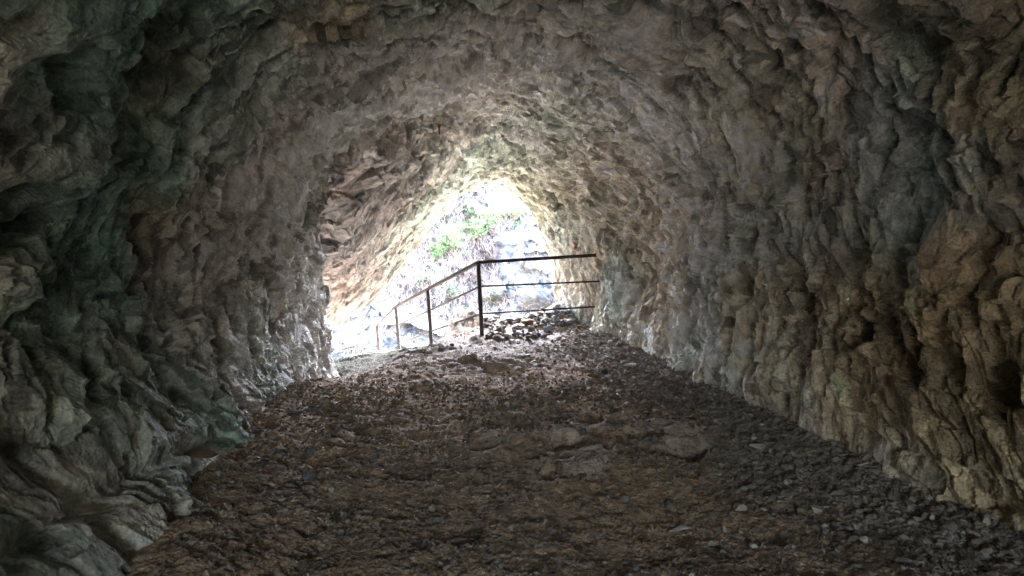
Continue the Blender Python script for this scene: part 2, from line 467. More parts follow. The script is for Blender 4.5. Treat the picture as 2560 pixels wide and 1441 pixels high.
# colour of the stone with light balance painted in: beige limestone, grey-green film, ochre stains, pinkish bed near the mouth
def mixc(a, b3, f): return a * (1 - f[..., None]) + np.array(b3)[None, None, :] * f[..., None]
sm = lambda v, a, b3: np.clip((v - a) / (b3 - a), 0, 1)
col = np.zeros(S.shape) + np.array([.335, .32, .28])
g = fbm(U * .55, V * .45, 120, 5); col = mixc(col, [.17, .27, .225], sm(g, -.3, .2) * (.7 + .3 * leftw))
g = fbm(U * 1.3 + 4, V * .5, 125, 5); col = mixc(col, [.24, .34, .30], sm(g, .1, .45) * .7)
g = fbm(U * 1.0, V * .9, 130, 5); col = mixc(col, [.40, .395, .39], sm(g, .1, .5) * .6)
g = fbm(U * .9 + 9, V * .8, 140, 5); col = mixc(col, [.27, .19, .12], sm(g, .3, .65) * .4 * (1 - .7 * sm(S[..., 1], 7, 10)))
g = fbm(U * .6 + 9, V * .8 + 5, 145, 4); col = mixc(col, [.36, .275, .175], rightw * sm(g, -.45, .2) * .85)
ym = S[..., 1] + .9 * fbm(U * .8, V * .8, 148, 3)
pink_dim = sm(ym, 9.0, 10.6) * sm(T, 6.0, 8.2)
col = mixc(col, [.16, .135, .125], pink_dim * .7)  # pinkish rock toned dark to offset the strong light on the overhang
g = fbm(U * .8 + 1, V * 1.6, 150, 4) + .3; col = mixc(col, [.15, .125, .118], pink_dim * sm(g, -.6, .3) * .9)
vault_lift = sm(ym, 4.5, 8.0) * (1 - pink_dim) * (1 - .65 * sm(ym, 8.5, 13))
col = mixc(col, [.55, .52, .48], vault_lift * .65)  # painted paler where the vault gets too little light
g = fbm(U * 1.5 + 1, V * 1.5, 155, 4); col = mixc(col, [.22, .14, .105], pink_dim * sm(g, .15, .5) * .3)
mouthR = sm(ym, 10.5, 12.0) * sm(4.5 - T, 0, 1.5); col = mixc(col, [.30, .34, .32], mouthR * .6)
for px, py, r, c in [(830, 60, .5, (.34, .22, .12)), (400, 560, .3, (.28, .2, .13)), (420, 200, .4, (.2, .15, .1)), (1490, 640, .25, (.36, .26, .17)),
                     (1430, 620, .12, (.2, .12, .12)), (1640, 780, .6, (.38, .3, .2))]:
    p, n = pick(px, py); d = np.linalg.norm(S - p, axis=2) + wob * 3
    col = mixc(col, c, np.exp(-(d / r) ** 3) * .5)
lum = col.mean(-1, keepdims=True); col = lum + (col - lum) * 1.0
col *= ((1 + .5 * (1 - pink_dim)) * (1 - .25 * sm(ym, 9.5, 13) * (1 - pink_dim)) * (1 - .25 * near) * (.42 + .45 * c3 ** 2 + .95 * c4 ** 3 + .45 * c6 ** 3 + .6 * c7 ** 3 + .1 * c2))[..., None]  # regional lift and dimming even out the light; chip mottle is random
col = np.clip(col, .03, .8)
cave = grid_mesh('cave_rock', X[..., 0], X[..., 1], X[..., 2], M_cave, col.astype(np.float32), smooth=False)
tag(cave, kind='structure')
# ------------------------------------------------------------------ the ground
def axis(lo, hi, d0, d1, outs_lo, outs_hi, s=1.18):
    a = list(np.arange(lo, hi, d0)); st = d0
    while a[-1] < outs_hi: st = min(st * s, d1); a.append(a[-1] + st)
    b4 = [lo]; st = d0
    while b4[-1] > outs_lo: st = min(st * s, d1); b4.append(b4[-1] - st)
    return np.array(b4[:0:-1] + a)
gx = axis(-3.0, 2.9, .0075, 6, -160, 160)
gy = [-15.0]
while gy[-1] < 1.5: gy.append(gy[-1] + (.2 if gy[-1] < 0 else .03))
while gy[-1] < 14: gy.append(gy[-1] + .0085 * (max(gy[-1], 2.6) / 3) ** 1.1)
while gy[-1] < 30: gy.append(gy[-1] + .08)
while gy[-1] < 400: gy.append(gy[-1] + min(8, .08 * 1.1 ** (gy[-1] - 30)))
gy = np.array(gy)
GX, GY = np.meshgrid(gx, gy)
# brink of the cave floor, seen as the edge the path drops behind
edge = np.array([(-4.5, 8.3), (-2.9, 8.75), (-2.27, 9.05), (-1.95, 9.4), (-1.64, 9.95), (-1.35, 10.25), (-1.1, 10.55), (-1.02, 11.2), (-1.0, 11.9), (-.85, 12.5),
                 (-.5, 13.0), (.0, 13.3), (1.0, 13.4), (2.5, 13.4)])
edge = edge.astype(np.float64)
ed = np.full(GX.shape, 1e9)
reg = (GY > 5)
gxr, gyr = GX[reg], GY[reg]; e1 = np.full(gxr.shape, 1e9)
for a, b2 in zip(edge[:-1], edge[1:]):
    ab = b2 - a; tt = np.clip(((gxr - a[0]) * ab[0] + (gyr - a[1]) * ab[1]) / (ab @ ab), 0, 1)
    e1 = np.minimum(e1, np.hypot(gxr - a[0] - tt * ab[0], gyr - a[1] - tt * ab[1]))
ed[reg] = e1
inside = GY < np.interp(GX, edge[:, 0], edge[:, 1])
# (the brink is a function of x except the short run beside the mound)
sd = np.where(inside, ed, -ed)
sd += .06 * fbm(GX * 2.2, GY * 2.2, 200, 4)
gm = np.clip((GY - .5) / 2, 0, 1)
xl_ = np.interp(GY, [2, 3.4, 5.33, 7.4, 9.2], [-1.25, -1.5, -1.92, -2.19, -2.3])
xr_ = np.interp(GY, [2, 3.85, 5.14, 8.15, 9.2, 11.5, 13.3], [2.95, 2.65, 2.3, 1.87, 1.74, 1.4, .95])
base = .076 * GY
base = base + .09 * np.exp(-((GX - xl_) / .28) ** 2) + .06 * np.exp(-((GX - xr_) / .3) ** 2)
base = base + .05 * fbm(GX * .5, GY * .5, 210, 3) - .40 * np.exp(-((GX + 2.4) / .75) ** 2) * np.clip((GY - 7.2) / 2, 0, 1)
wx = .1 * fbm(GX * 2, GY * 2, 220, 4); wy = .07 * fbm(GX * 2.5, GY * 2.5, 225, 4)
mid_ = np.exp(-((GX + .14 * GY * .6 - .1) / 1.1) ** 2)               # rock shows along the worn middle
oc = fbm(GX * .85 + 3, GY * .9, 230, 4) + .3 * mid_ - .35
for ox, oy, r in [(.05, 6.2, .5), (.02, 4.75, .45), (.22, 4.35, .45), (-.25, 5.3, .3), (.75, 4.6, .3), (-.9, 7.2, .5), (-.2, 8.6, .4), (-1.2, 9.0, .7), (.5, 5.1, .3), (-.8, 4.3, .25)]:
    oc = oc + .5 * np.exp(-(((GX - ox) ** 2 + (GY - oy) ** 2) / r ** 2))
oc = oc - .9 * np.exp(-((GX - .05) ** 2 + (GY - 3.4) ** 2) / .35)
ocm = np.clip((oc - .25) / .4, 0, 1); ocm = ocm * ocm * (3 - 2 * ocm)
f1, k1 = chips2((GX + wx) / .34, (GY + wy) / .2, 240, k=-.6, g=1.2, a=.5)
f1 = f1 - f1.mean() + .2
f2_, k2 = chips2((GX + wx) / .09, (GY + wy) / .075, 245, k=.4, g=1.2, a=.4); f2_ = f2_.mean() - f2_
f3, k3 = facets((GX + wx * .5) / .05, (GY + wy * .5) / .035, 250, tilt=1, scallop=.3, step=1)
f4, k4 = facets((GX) / .022, (GY) / .02, 255, tilt=.8, scallop=-.8, step=1)
Z = base + ocm * (.02 + .025 * f1 + .03 * f2_) + .008 * f2_ + .0045 * f3 + .0065 * f4 * (1.1 - .6 * ocm)
Z += .02 * fbm(GX * 3, GY * 3, 260, 4) + .012 * fbm(GX * 11, GY * 11, 265, 3)
# rubble heap behind the barrier and the earth mound left of it
heap = np.exp(-(((GX - .95) / .55) ** 2 + ((GY - 12.9) / .8) ** 2)) * .28 + np.exp(-(((GX + .1) / .8) ** 2 + ((GY - 12.6) / .6) ** 2)) * .12
hn, _ = facets(GX / .2, GY / .2, 270, tilt=.8, scallop=-.6, step=.6)
Z += heap * (1 + .5 * hn)
mound = np.exp(-(((GX + .72) / .34) ** 2 + ((GY - 12.1) / .45) ** 2))
Z += .22 * mound * (1 + .25 * fbm(GX * 5, GY * 4, 275, 4))
# outside: the path down along the handrail, then the steep side of the gorge
rail_base = [(-.44, 11.0, .84), (-1.46, 12.7, .44), (-2.41, 15.2, .07), (-3.13, 17.0, -.4), (-4.23, 20.0, -1.05), (-5.2, 22.2, -2.1), (-8, 28, -3.6), (-16, 45, -8)]
rb = np.array(rail_base)
pd = np.full(GX.shape, 1e9); pz = np.zeros(GX.shape); side = np.zeros(GX.shape)
gxr, gyr = GX[reg], GY[reg]; bd = np.full(gxr.shape, 1e9); bz = np.zeros(gxr.shape); bs = np.zeros(gxr.shape)
for a, b2 in zip(rb[:-1], rb[1:]):
    ab = b2[:2] - a[:2]; l2 = ab @ ab
    tt = np.clip(((gxr - a[0]) * ab[0] + (gyr - a[1]) * ab[1]) / l2, 0, 1)
    d = np.hypot(gxr - a[0] - tt * ab[0], gyr - a[1] - tt * ab[1])
    cr_ = (ab[0] * (gyr - a[1]) - ab[1] * (gxr - a[0])) / math.sqrt(l2)     # + left of the rail
    m = d < bd; bd = np.where(m, d, bd); bz = np.where(m, a[2] + tt * (b2[2] - a[2]), bz); bs = np.where(m, cr_, bs)
pd[reg] = bd; pz[reg] = bz; side[reg] = bs
rightdrop = np.where(side < -.12, -(pd - .12) * 1.5, 0.0)
out_z = pz - .03 + np.maximum(rightdrop, -26) + .05 * fbm(GX * 1.5, GY * 1.5, 280, 4)
out_z = np.where(side > 2.2, out_z - (side - 2.2) * .8, out_z)
out_z = np.where(side < -.12, out_z + np.clip(pd * .15, 0, 2) * fbm(GX * .4, GY * .4, 285, 5), out_z)
blend = np.clip(-sd / .25, 0, 1) * reg
blend = blend * blend * (3 - 2 * blend)
out_z = np.minimum(out_z, Z)
Z = Z * (1 - blend) + out_z * blend
Z = np.where(GY > 14, np.minimum(Z, out_z), Z)
Z = np.maximum(Z, -26 + .5 * fbm(GX * .1, GY * .1, 290, 3))
gc = np.zeros(GX.shape + (3,)) + np.array([.31, .225, .16])
def gmix(c, f, s=1.0):
    global gc
    gc = gc * (1 - (f * s)[..., None]) + np.array(c)[None, None] * (f * s)[..., None]
gmix([.29, .22, .165], sm(fbm(GX * 1.1, GY * 1.1, 300, 4), -.1, .5), .7)
gmix([.19, .145, .105], sm(fbm(GX * 1.6 + 4, GY * 1.4, 305, 5), .1, .5), .7)
gmix([.36, .31, .28], ocm * (.35 + .65 * sm(f1, -.1, .4)), .8)
rightg = sm(GX - (xr_ - 1.0 - .3 * fbm(GX * 1.2, GY * 1.2, 310, 3)), 0, .5) * (GY > 0)
gmix([.19, .185, .18], rightg, .75)
blue_patch = np.exp(-(((GX - .35) / .5) ** 2 + ((GY - 11.3) / .6) ** 2)) ; blue_patch = sm(blue_patch + .25 * fbm(GX * 3, GY * 3, 315, 4), .3, .7)  # pale bluish patch on the floor inside the mouth
gmix([.24, .25, .28], blue_patch, .85)
gmix([.10, .075, .05], sm(mound, .3, .7), .9)
gmix([.06, .06, .068], sm(heap, .04, .12), .9)
gmix([.09, .082, .082], sm(GY, 8.0, 10) * (GY < 14), .75)  # floor colour darkened toward the mouth to offset the strong light there
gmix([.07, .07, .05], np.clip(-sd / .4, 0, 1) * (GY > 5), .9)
gc *= 1.6 * (.8 + .4 * k3 * (1 - .3 * ocm))[..., None]
ground = grid_mesh('ground', GX, GY, Z, M_floor, np.clip(gc, .02, .8).astype(np.float32))
tag(ground, kind='structure')

def gz(x, y):
    """height of the ground sheet"""
    x = np.atleast_1d(x); y = np.atleast_1d(y)
    i = np.clip(np.searchsorted(gx, x) - 1, 0, len(gx) - 2); j = np.clip(np.searchsorted(gy, y) - 1, 0, len(gy) - 2)
    fx = (x - gx[i]) / (gx[i + 1] - gx[i]); fy = (y - gy[j]) / (gy[j + 1] - gy[j])
    return (Z[j, i] * (1 - fx) + Z[j, i + 1] * fx) * (1 - fy) + (Z[j + 1, i] * (1 - fx) + Z[j + 1, i + 1] * fx) * fy
def on_ground(px, py):
    """where the line of sight through a photo pixel meets the ground"""
    ds = np.arange(2.2, 14, .01); xs = (px - 1280) / F * ds; zs = EYE + (720 - py) / F * ds
    h = gz(xs, ds); k = np.argmax(zs <= h) if (zs <= h).any() else -1
    return float(xs[k]), float(ds[k]), float(h[k])

# ------------------------------------------------------------------ the cliff across the gorge
cx_ = axis(-13.5, 4.5, .05, 5, -150, 120, 1.1)
cz_ = axis(-4.5, 9.3, .045, 3, -30, 10.5, 1.1)
CX, CZ = np.meshgrid(cx_, cz_)
CY = 38 + .55 * (CZ - 1.6) + .22 * (CX + 4)
CY = CY + 1.6 * fbm(CX * .12, CZ * .14, 400, 4)
kx, kz = CX + .5 * fbm(CX * .6, CZ * .6, 405, 4), CZ + .5 * fbm(CX * .6, CZ * .6, 406, 4)
g1, r1_ = facets(kx / 2.6, kz / 2.0, 410, tilt=.8, scallop=.3, step=.8)
g2, r2_ = facets(kx / .95, kz / .8, 415, tilt=1.0, scallop=.3, step=.8)
g3, r3_ = facets(kx / .33, kz / .4, 420, tilt=1.0, scallop=.3, step=.8)
g4, r4_ = facets(kx / .14, kz / .16, 425, tilt=1.0, scallop=.3, step=.8)
def blob(px, py, rx, ry, d=38):
    p = P(px, py, d); return np.exp(-((((CX - p.x) / (rx / F * d)) ** 2 + ((CZ - p.z) / (ry / F * d)) ** 2)) ** 2)
wn_ = .25 * fbm(CX * .8, CZ * .8, 430, 4)
pillar = np.clip(blob(1325, 655, 85, 130) + wn_, 0, 1)
low = np.clip(blob(930, 810, 130, 60) + blob(1000, 840, 170, 50) + blob(870, 880, 110, 70) + wn_, 0, 1)
rocky = np.clip(np.maximum(pillar, low) * 1.6 - .3 + .0, 0, 1)
rocky = np.maximum(rocky, sm(fbm(CX * .45, CZ * .6, 435, 4), .25, .5) * sm(-CZ, -1.5, .5) * .8)
CY = CY - 1.7 * pillar - 1.2 * low
CY = CY - (.55 * g1 * (.4 + .6 * rocky) + .38 * g2 * (.25 + .75 * rocky) + .15 * g3 * (.3 + .7 * rocky) + .05 * g4)
cc = np.zeros(CX.shape + (3,)) + np.array([.36, .32, .31])
def cmix(c, f, s=1.0):
    global cc
    cc = cc * (1 - (f * s)[..., None]) + np.array(c)[None, None] * (f * s)[..., None]
cmix([.30, .34, .22], sm(fbm(CX * .5, CZ * .5, 440, 5), .1, .5), .6)
cmix([.62, .61, .60], rocky, .95)
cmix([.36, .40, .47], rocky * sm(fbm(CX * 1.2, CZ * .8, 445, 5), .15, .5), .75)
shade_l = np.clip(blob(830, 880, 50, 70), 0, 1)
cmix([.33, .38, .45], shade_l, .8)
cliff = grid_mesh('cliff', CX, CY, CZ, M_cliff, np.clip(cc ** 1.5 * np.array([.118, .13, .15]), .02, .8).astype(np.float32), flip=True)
tag(cliff, kind='structure')
def cliff_y(x, z):
    i = np.clip(np.searchsorted(cx_, x) - 1, 0, len(cx_) - 2); j = np.clip(np.searchsorted(cz_, z) - 1, 0, len(cz_) - 2)
    return CY[j, i]

# ------------------------------------------------------------------ plants on the cliff
def rand_rot(n):
    v = rng.normal(size=(n, 3)); v /= np.linalg.norm(v, axis=1, keepdims=True)
    w = rng.normal(size=(n, 3)); w -= (w * v).sum(1, keepdims=True) * v; w /= np.linalg.norm(w, axis=1, keepdims=True)
    return v, w
def leaves_mesh(name, pts, size, mat, parent=None):
    n = len(pts); v, w = rand_rot(n); s = size * rng.uniform(.6, 1.4, (n, 1))
    a = pts + v * s; b2 = pts + w * s * .55; c = pts - v * s; d = pts - w * s * .55
    co = np.stack([a, b2, c, d], 1).reshape(-1, 3)
    return tri_mesh(name, co, np.arange(4 * n).reshape(-1, 4), mat, parent)
def tube_arrays(segs):
    """segs: list of (p0, p1, r0, r1) -> verts, quads (3-sided)"""
    s = np.array([[*a, *b2, r0, r1] for a, b2, r0, r1 in segs])
    a, b2, r0, r1 = s[:, :3], s[:, 3:6], s[:, 6:7], s[:, 7:8]
    d = b2 - a; d /= np.linalg.norm(d, axis=1, keepdims=True) + 1e-9
    up = np.where(np.abs(d[:, 2:3]) > .9, np.array([[1., 0, 0]]), np.array([[0, 0, 1.]]))
    u = np.cross(d, up); u /= np.linalg.norm(u, axis=1, keepdims=True); v = np.cross(d, u)
    rings = []
    for base_, r in ((a, r0), (b2, r1)):
        for k in range(4):
            an = k * math.pi / 2; rings.append(base_ + (u * math.cos(an) + v * math.sin(an)) * r)
    co = np.stack(rings, 1).reshape(-1, 3); n = len(s); f = []
    o8 = np.arange(n) * 8
    for k in range(4): k2 = (k + 1) % 4; f.append(np.stack([o8 + k, o8 + k2, o8 + 4 + k2, o8 + 4 + k], 1))
    return co, np.concatenate(f)
def small_tree(px, py, rpx, label, lm, name='small_tree', n=2200, depth=None, cat='tree', group='green trees on the far slope', dens=1.0):
    d0 = 37.5; p = P(px, py, d0); rad = rpx / F * d0
    p.y = float(cliff_y(p.x, p.z)) - rad * .5
    foot = Vector((p.x + rad * .15, float(cliff_y(p.x, p.z - rad * 1.1)) + .05, p.z - rad * 1.1))
    root = empty(name, foot); tag(root, label, cat, group)
    segs = []; tips = []
    top = p - foot
    def branch(a, dirv, ln, r, lv):
        b2 = a + dirv * ln
        segs.append((tuple(a), tuple(b2), r, r * .6))
        tips.append(b2)
        if lv < 4:
            for _ in range(3 if lv < 3 else 2):
                nd = (dirv + Vector((random.gauss(0, .55), random.gauss(0, .55), random.gauss(.12, .4)))).normalized()
                branch(a + dirv * ln * random.uniform(.5, 1), nd, ln * random.uniform(.6, .85), r * .6, lv + 1)
    for k in range(3):
        branch(Vector((0, 0, 0)), (top + Vector((random.gauss(0, .4), random.gauss(0, .25), random.gauss(0, .2))) * rad).normalized(), rad * .65, rad * .05, 0)
    co, f = tube_arrays(segs); tri_mesh('trunk', co, f, M_bark, root)
    tp = np.array([tuple(t_) for t_ in tips[-200:] if (t_ - top).length < rad * 1.5] or [tuple(top)])
    c0 = tp[rng.integers(0, len(tp), n)]; pts = c0 + rng.normal(size=(n, 3)) * rad * .13 * np.array([1, 1, .6])
    m = n // 2                                            # flat layered sprays round the middle of the crown
    cl = rng.normal(size=(26, 3)) * np.array([.48, .4, .42]) * rad + np.array(tuple(top))
    pts[:m] = cl[rng.integers(0, 26, m)] + rng.normal(size=(m, 3)) * rad * np.array([.2, .17, .07])
    leaves_mesh('crown', pts, .055, lm, root)
    return root
TREES = [(1262, 500, 50, 'bright green spring tree topmost on the slope under the arch crown', M_leaf),
         (1215, 528, 38, 'small bright green tree just left of the topmost one', M_leaf),
         (1170, 560, 45, 'broad green tree in the middle of the row across the gorge', M_leaf),
         (1122, 592, 45, 'green tree above the handrail, lower left of the broad one', M_leaf),
         (1088, 622, 30, 'lowest small green tree of the row, beside the overhang edge', M_leaf),
         (1160, 505, 40, 'dull blue green tree close under the overhanging roof edge', M_leaf2)]
for a in TREES: small_tree(*a)
for px, py, r, lb in [(1048, 692, 30, 'pale green shrub above the sloping handrail'), (1130, 730, 22, 'thin green shrub seen just left of the tall corner post'),
                      (1300, 560, 22, 'sparse grey green shrub on top of the white rock pillar'), (1170, 780, 22, 'low green shrub between the lower rails near the mound')]:
    small_tree(px, py, r, lb, M_leaf2, 'shrub', 500, cat='shrub', group='shrubs on the far slope')
# brushwood: bare grey twigs all over the slope
segs = []
n = 0
while n < 2600:
    x = random.uniform(-12, 4); z = random.uniform(-3.5, 9)
    i = np.searchsorted(cx_, x) - 1; j = np.searchsorted(cz_, z) - 1
    if rocky[j, i] > .45 and random.random() < .96: continue
    n += 1
    foot = Vector((x, CY[j, i] + .03, z))
    for k in range(random.randint(4, 8)):
        d = Vector((random.gauss(0, .45), random.gauss(-.35, .3), random.uniform(.5, 1.2))).normalized(); ln = random.uniform(.25, .8)
        a = foot + Vector((random.gauss(0, .06), 0, 0)); m1 = a + d * ln * .55
        segs.append((tuple(a), tuple(m1), .012, .009))
        for _ in range(2):
            d2 = (d + Vector((random.gauss(0, .4), random.gauss(0, .4), random.gauss(0, .3)))).normalized()
            segs.append((tuple(m1), tuple(m1 + d2 * ln * .5), .009, .004))
co, f = tube_arrays(segs)
tag(tri_mesh('brushwood', co, f, M_twig), 'grey leafless brushwood covering the slope across the gorge', 'brushwood', kind='stuff')

# ------------------------------------------------------------------ railings
def bar(bm, a, b2, w, h=None, up=Vector((0, 0, 1))):
    """square section bar between two points"""
    h = h or w; a = Vector(a); b2 = Vector(b2); d = (b2 - a); L = d.length; d.normalize()
    if abs(d.dot(up)) > .95: up = Vector((0, 1, 0))
    u = d.cross(up).normalized(); v = u.cross(d).normalized()
    vs = []
    for p in (a, b2):
        for su, sv in ((-1, -1), (1, -1), (1, 1), (-1, 1)): vs.append(bm.verts.new(p + u * su * w / 2 + v * sv * h / 2))
    fs = [(0, 3, 2, 1), (4, 5, 6, 7), (0, 1, 5, 4), (1, 2, 6, 5), (2, 3, 7, 6), (3, 0, 4, 7)]
    for f in fs: bm.faces.new([vs[i] for i in f])
def railing(name, tops, feet, mids, w_post, w_rail, w_mid, label, off, extra=None):
    root = empty(name, feet[0]); tag(root, label, 'railing')
    inv = -root.location
    def o_(bmx, nm):
        bmesh.ops.translate(bmx, verts=bmx.verts, vec=inv)
        bmesh.ops.bevel(bmx, geom=bmx.edges[:], offset=.004, segments=1, affect='EDGES')
        return bm_obj(nm, bmx, M_steel, root)
    for tp, ft, has in zip(tops, feet, off):
        if has:
            bmx = bmesh.new(); bar(bmx, ft, tp - Vector((0, 0, w_rail * .55)), w_post); o_(bmx, 'post')
    for a, b2 in zip(tops[:-1], tops[1:]):
        bmx = bmesh.new(); bar(bmx, a, b2, w_rail, w_rail); o_(bmx, 'top_rail')
    for line in mids:
        for a, b2 in zip(line[:-1], line[1:]):
            bmx = bmesh.new(); bar(bmx, a, b2, w_mid); o_(bmx, 'mid_rail')
    return root
E = [P(1489, 638, 11.3), P(1196, 656, 11.0), P(1070, 723, 12.7), P(990, 767, 15.2), P(943, 813, 17.0), P(893, 858, 20.0), P(874, 912, 21.3)]
Fd = [None, P(1206, 852, 11.0), P(1081, 890, 12.7), P(1001, 905, 15.2), P(951, 925, 17.0), P(899, 950, 20.0), P(882, 1010, 21.3)]
m1 = [P(1480, 704, 11.3), P(1200, 716, 11.0), P(1074, 776, 12.7), P(994, 812, 15.2), P(946, 854, 17.0), P(896, 893, 20.0), P(878, 944, 21.3)]
m2 = [P(1468, 768, 11.3), P(1204, 784, 11.0), P(1078, 828, 12.7), P(997, 860, 15.2), P(949, 892, 17.0), P(898, 925, 20.0), P(880, 975, 21.3)]
for L_ in (E, m1, m2):                # the level bars run into sockets in the rock
    d = (L_[0] - L_[1]).normalized(); L_[0] = L_[0] + d * .12
Fd[0] = E[0]
railing('railing', E, Fd, [m1, m2], .062, .05, .026, 'dark steel railing barring the cave mouth and bending down the outside steps',
        [False, True, True, True, True, True, True])
Ef = [P(800, 888, 34), P(860, 877, 34), P(938, 863, 35), P(1003, 851, 36), P(1036, 848, 37)]
Ff = [P(801, 918, 34), P(861, 908, 34), P(939, 894, 35), P(1004, 884, 36), P(1037, 880, 37)]
mf = [[P(800, 912, 34), P(860, 900, 34), P(938, 885, 35), P(1003, 873, 36), P(1036, 869, 37)]]
fr = railing('railing', Ef, Ff, mf, .05, .045, .03, 'thin far railing on the lower path, seen small below the handrail', [True] * 5)

# steps of the path outside, each a slab of the one stairway
st = empty('stone_steps', (-2.2, 13.0, .3)); tag(st, 'pale stone steps going down outside beside the steel handrail', 'steps')
for k in range(26):
    f_ = k / 26 * 3.98; i = int(f_); fr_ = f_ - i
    a = Vector(rail_base[i]).lerp(Vector(rail_base[i + 1]), fr_); d = (Vector(rail_base[i + 1]) - Vector(rail_base[i])); d.z = 0; d.normalize()
    nL = Vector((-d.y, d.x, 0))
    if a.y < 12.4: continue
    bmx = bmesh.new(); c = a + nL * .62; 
    bar(bmx, c - nL * .48 - st.location, c + nL * .48 - st.location, .40, .16)
    bmesh.ops.bevel(bmx, geom=bmx.edges[:], offset=.015, segments=2, affect='EDGES')
    bm_obj('step', bmx, M_grav[0], st)

# rusty bolt in the roof
p, n = pick(1093, 306)
k = np.argmin(((S - p) ** 2).sum(-1)); p = Vector(X.reshape(-1, 3)[k])
bt = empty('rusty_bolt', p); tag(bt, 'short rusty iron bolt sticking down out of the cave roof', 'bolt')
bmx = bmesh.new(); bmesh.ops.create_cone(bmx, cap_ends=True, segments=10, radius1=.012, radius2=.012, depth=.16, matrix=Matrix.Translation((0, 0, -.03)))
bm_obj('shank', bmx, M_rust, bt)
bmx = bmesh.new(); bmesh.ops.create_cone(bmx, cap_ends=True, segments=6, radius1=.022, radius2=.022, depth=.025, matrix=Matrix.Translation((0, -.0, .0)))
bm_obj('nut', bmx, M_rust, bt)
bmx = bmesh.new(); bar(bmx, (-.03, 0, .03), (.03, 0, .025), .04, .01)
bm_obj('plate', bmx, M_rust, bt)

# ------------------------------------------------------------------ stones
def stone_bm(sx, sy, sz, seed, npts=18, bev=.06):
    rr = random.Random(seed); bmx = bmesh.new()
    for _ in range(npts):
        v = Vector((rr.gauss(0, 1), rr.gauss(0, 1), rr.gauss(0, 1))).normalized() * rr.uniform(.85, 1.0)
        bmx.verts.new(v)
    r_ = bmesh.ops.convex_hull(bmx, input=bmx.verts)
    bmesh.ops.delete(bmx, geom=[v for v in bmx.verts if not v.link_faces], context='VERTS')
    bmesh.ops.bevel(bmx, geom=bmx.edges[:], offset=bev, segments=2, affect='EDGES', profile=.6)
    bmesh.ops.triangulate(bmx, faces=bmx.faces)
    bmesh.ops.subdivide_edges(bmx, edges=bmx.edges[:], cuts=1, use_grid_fill=True)
    for v in bmx.verts:
        v.co *= 1 + .05 * mnoise.noise(v.co * 2.5 + Vector((seed, 0, 0)))
        v.co.x *= sx; v.co.y *= sy; v.co.z *= sz
    return bmx
def stone(x, y, z, sx, sy, sz, mat, label, rot=None, seed=None, group=None, name='stone', npts=18, bev=.06, sink=.25):
    seed = seed if seed is not None else random.randint(0, 9999)
    o = bm_obj(name, stone_bm(sx, sy, sz, seed, npts, bev), M_stone[mat], smooth=False)
    o.location = (x, y, z + sz * (1 - sink)); o.rotation_euler = rot or (random.gauss(0, .12), random.gauss(0, .12), random.uniform(0, 6.3))
    tag(o, label, 'stone', group)
    return o
def stone_px(px, py, wpx, hpx, mat, label, flat=None, **kw):
    """a stone whose foot stands where the photo pixel meets the ground"""
    x, y, z = on_ground(px, py + hpx * .4)
    sx = wpx / F * y / 2; sz = hpx / F * y / 2
    return stone(x, y, z, sx, sx * .8, max(sz, .012), mat, label, rot=kw.pop('rot', (0, random.gauss(0, .08), random.gauss(0, .3))), **kw)
FS = [(735, 1031, 56, 14, 'grey', 'flat dark slab lying at the foot of the left wall'),
      (1512, 930, 20, 18, 'blue', 'smooth dark round pebble on the grey gravel right of centre'),
      (1418, 974, 34, 16, 'tan', 'flat tan stone in the worn centre below the grey gravel'),
      (1480, 940, 30, 14, 'tan', 'low brown stone just left of the dark round pebble'),
      (1456, 1078, 40, 20, 'grey', 'grey angular stone on the bare earth right of centre'),
      (1884, 1096, 20, 18, 'chalk', 'pale pebble at the foot of the right wall'),
      (1905, 1060, 16, 10, 'chalk', 'small pale chip just above the pale pebble by the right wall'),
      (1580, 912, 46, 10, 'chalk', 'long pale flake at the foot of the right wall near the barrier'),
      (1745, 985, 26, 12, 'grey', 'grey stone under the right wall halfway to the mouth'),
      (1860, 1015, 30, 16, 'grey', 'wedge shaped stone touching the right wall foot'),
      (770, 1190, 44, 26, 'grey', 'largest stone of the loose group by the left wall'),
      (705, 1135, 26, 14, 'grey', 'stone at the upper end of the loose group by the left wall'),
      (770, 1130, 40, 16, 'grey', 'flat plate of the loose group by the left wall'),
      (655, 1160, 30, 18, 'blue', 'dark stone tight against the left wall foot'),
      (640, 1085, 26, 10, 'grey', 'flat chip on the left wall foot below the boulder'),
      (790, 1018, 24, 10, 'grey', 'small stone right of the flat dark slab'),
      (1885, 1365, 26, 18, 'chalk', 'rounded pale pebble low on the right of the floor'),
      (2160, 1350, 32, 22, 'chalk', 'large pale pebble in the dark lower right corner'),
      (2330, 1295, 18, 22, 'chalk', 'upright pale chip in the dark lower right corner'),
      (2060, 1330, 22, 16, 'grey', 'rounded grey pebble in the lower right gravel'),
      (1700, 1322, 60, 18, 'chalk', 'broad flat pale plate on the right of the floor'),
      (1090, 1303, 30, 18, 'grey', 'angular grey stone in the lower middle of the floor'),
      (1290, 1192, 70, 16, 'tan', 'thin tilted slab in the worn middle of the floor'),
      (850, 935, 16, 12, 'grey', 'small stone near the brink by the left wall'),
      (1130, 862, 14, 9, 'blue', 'dark pebble left of the foot of the tall post')]
for a in FS: stone_px(*a, group='loose stones on the cave floor')
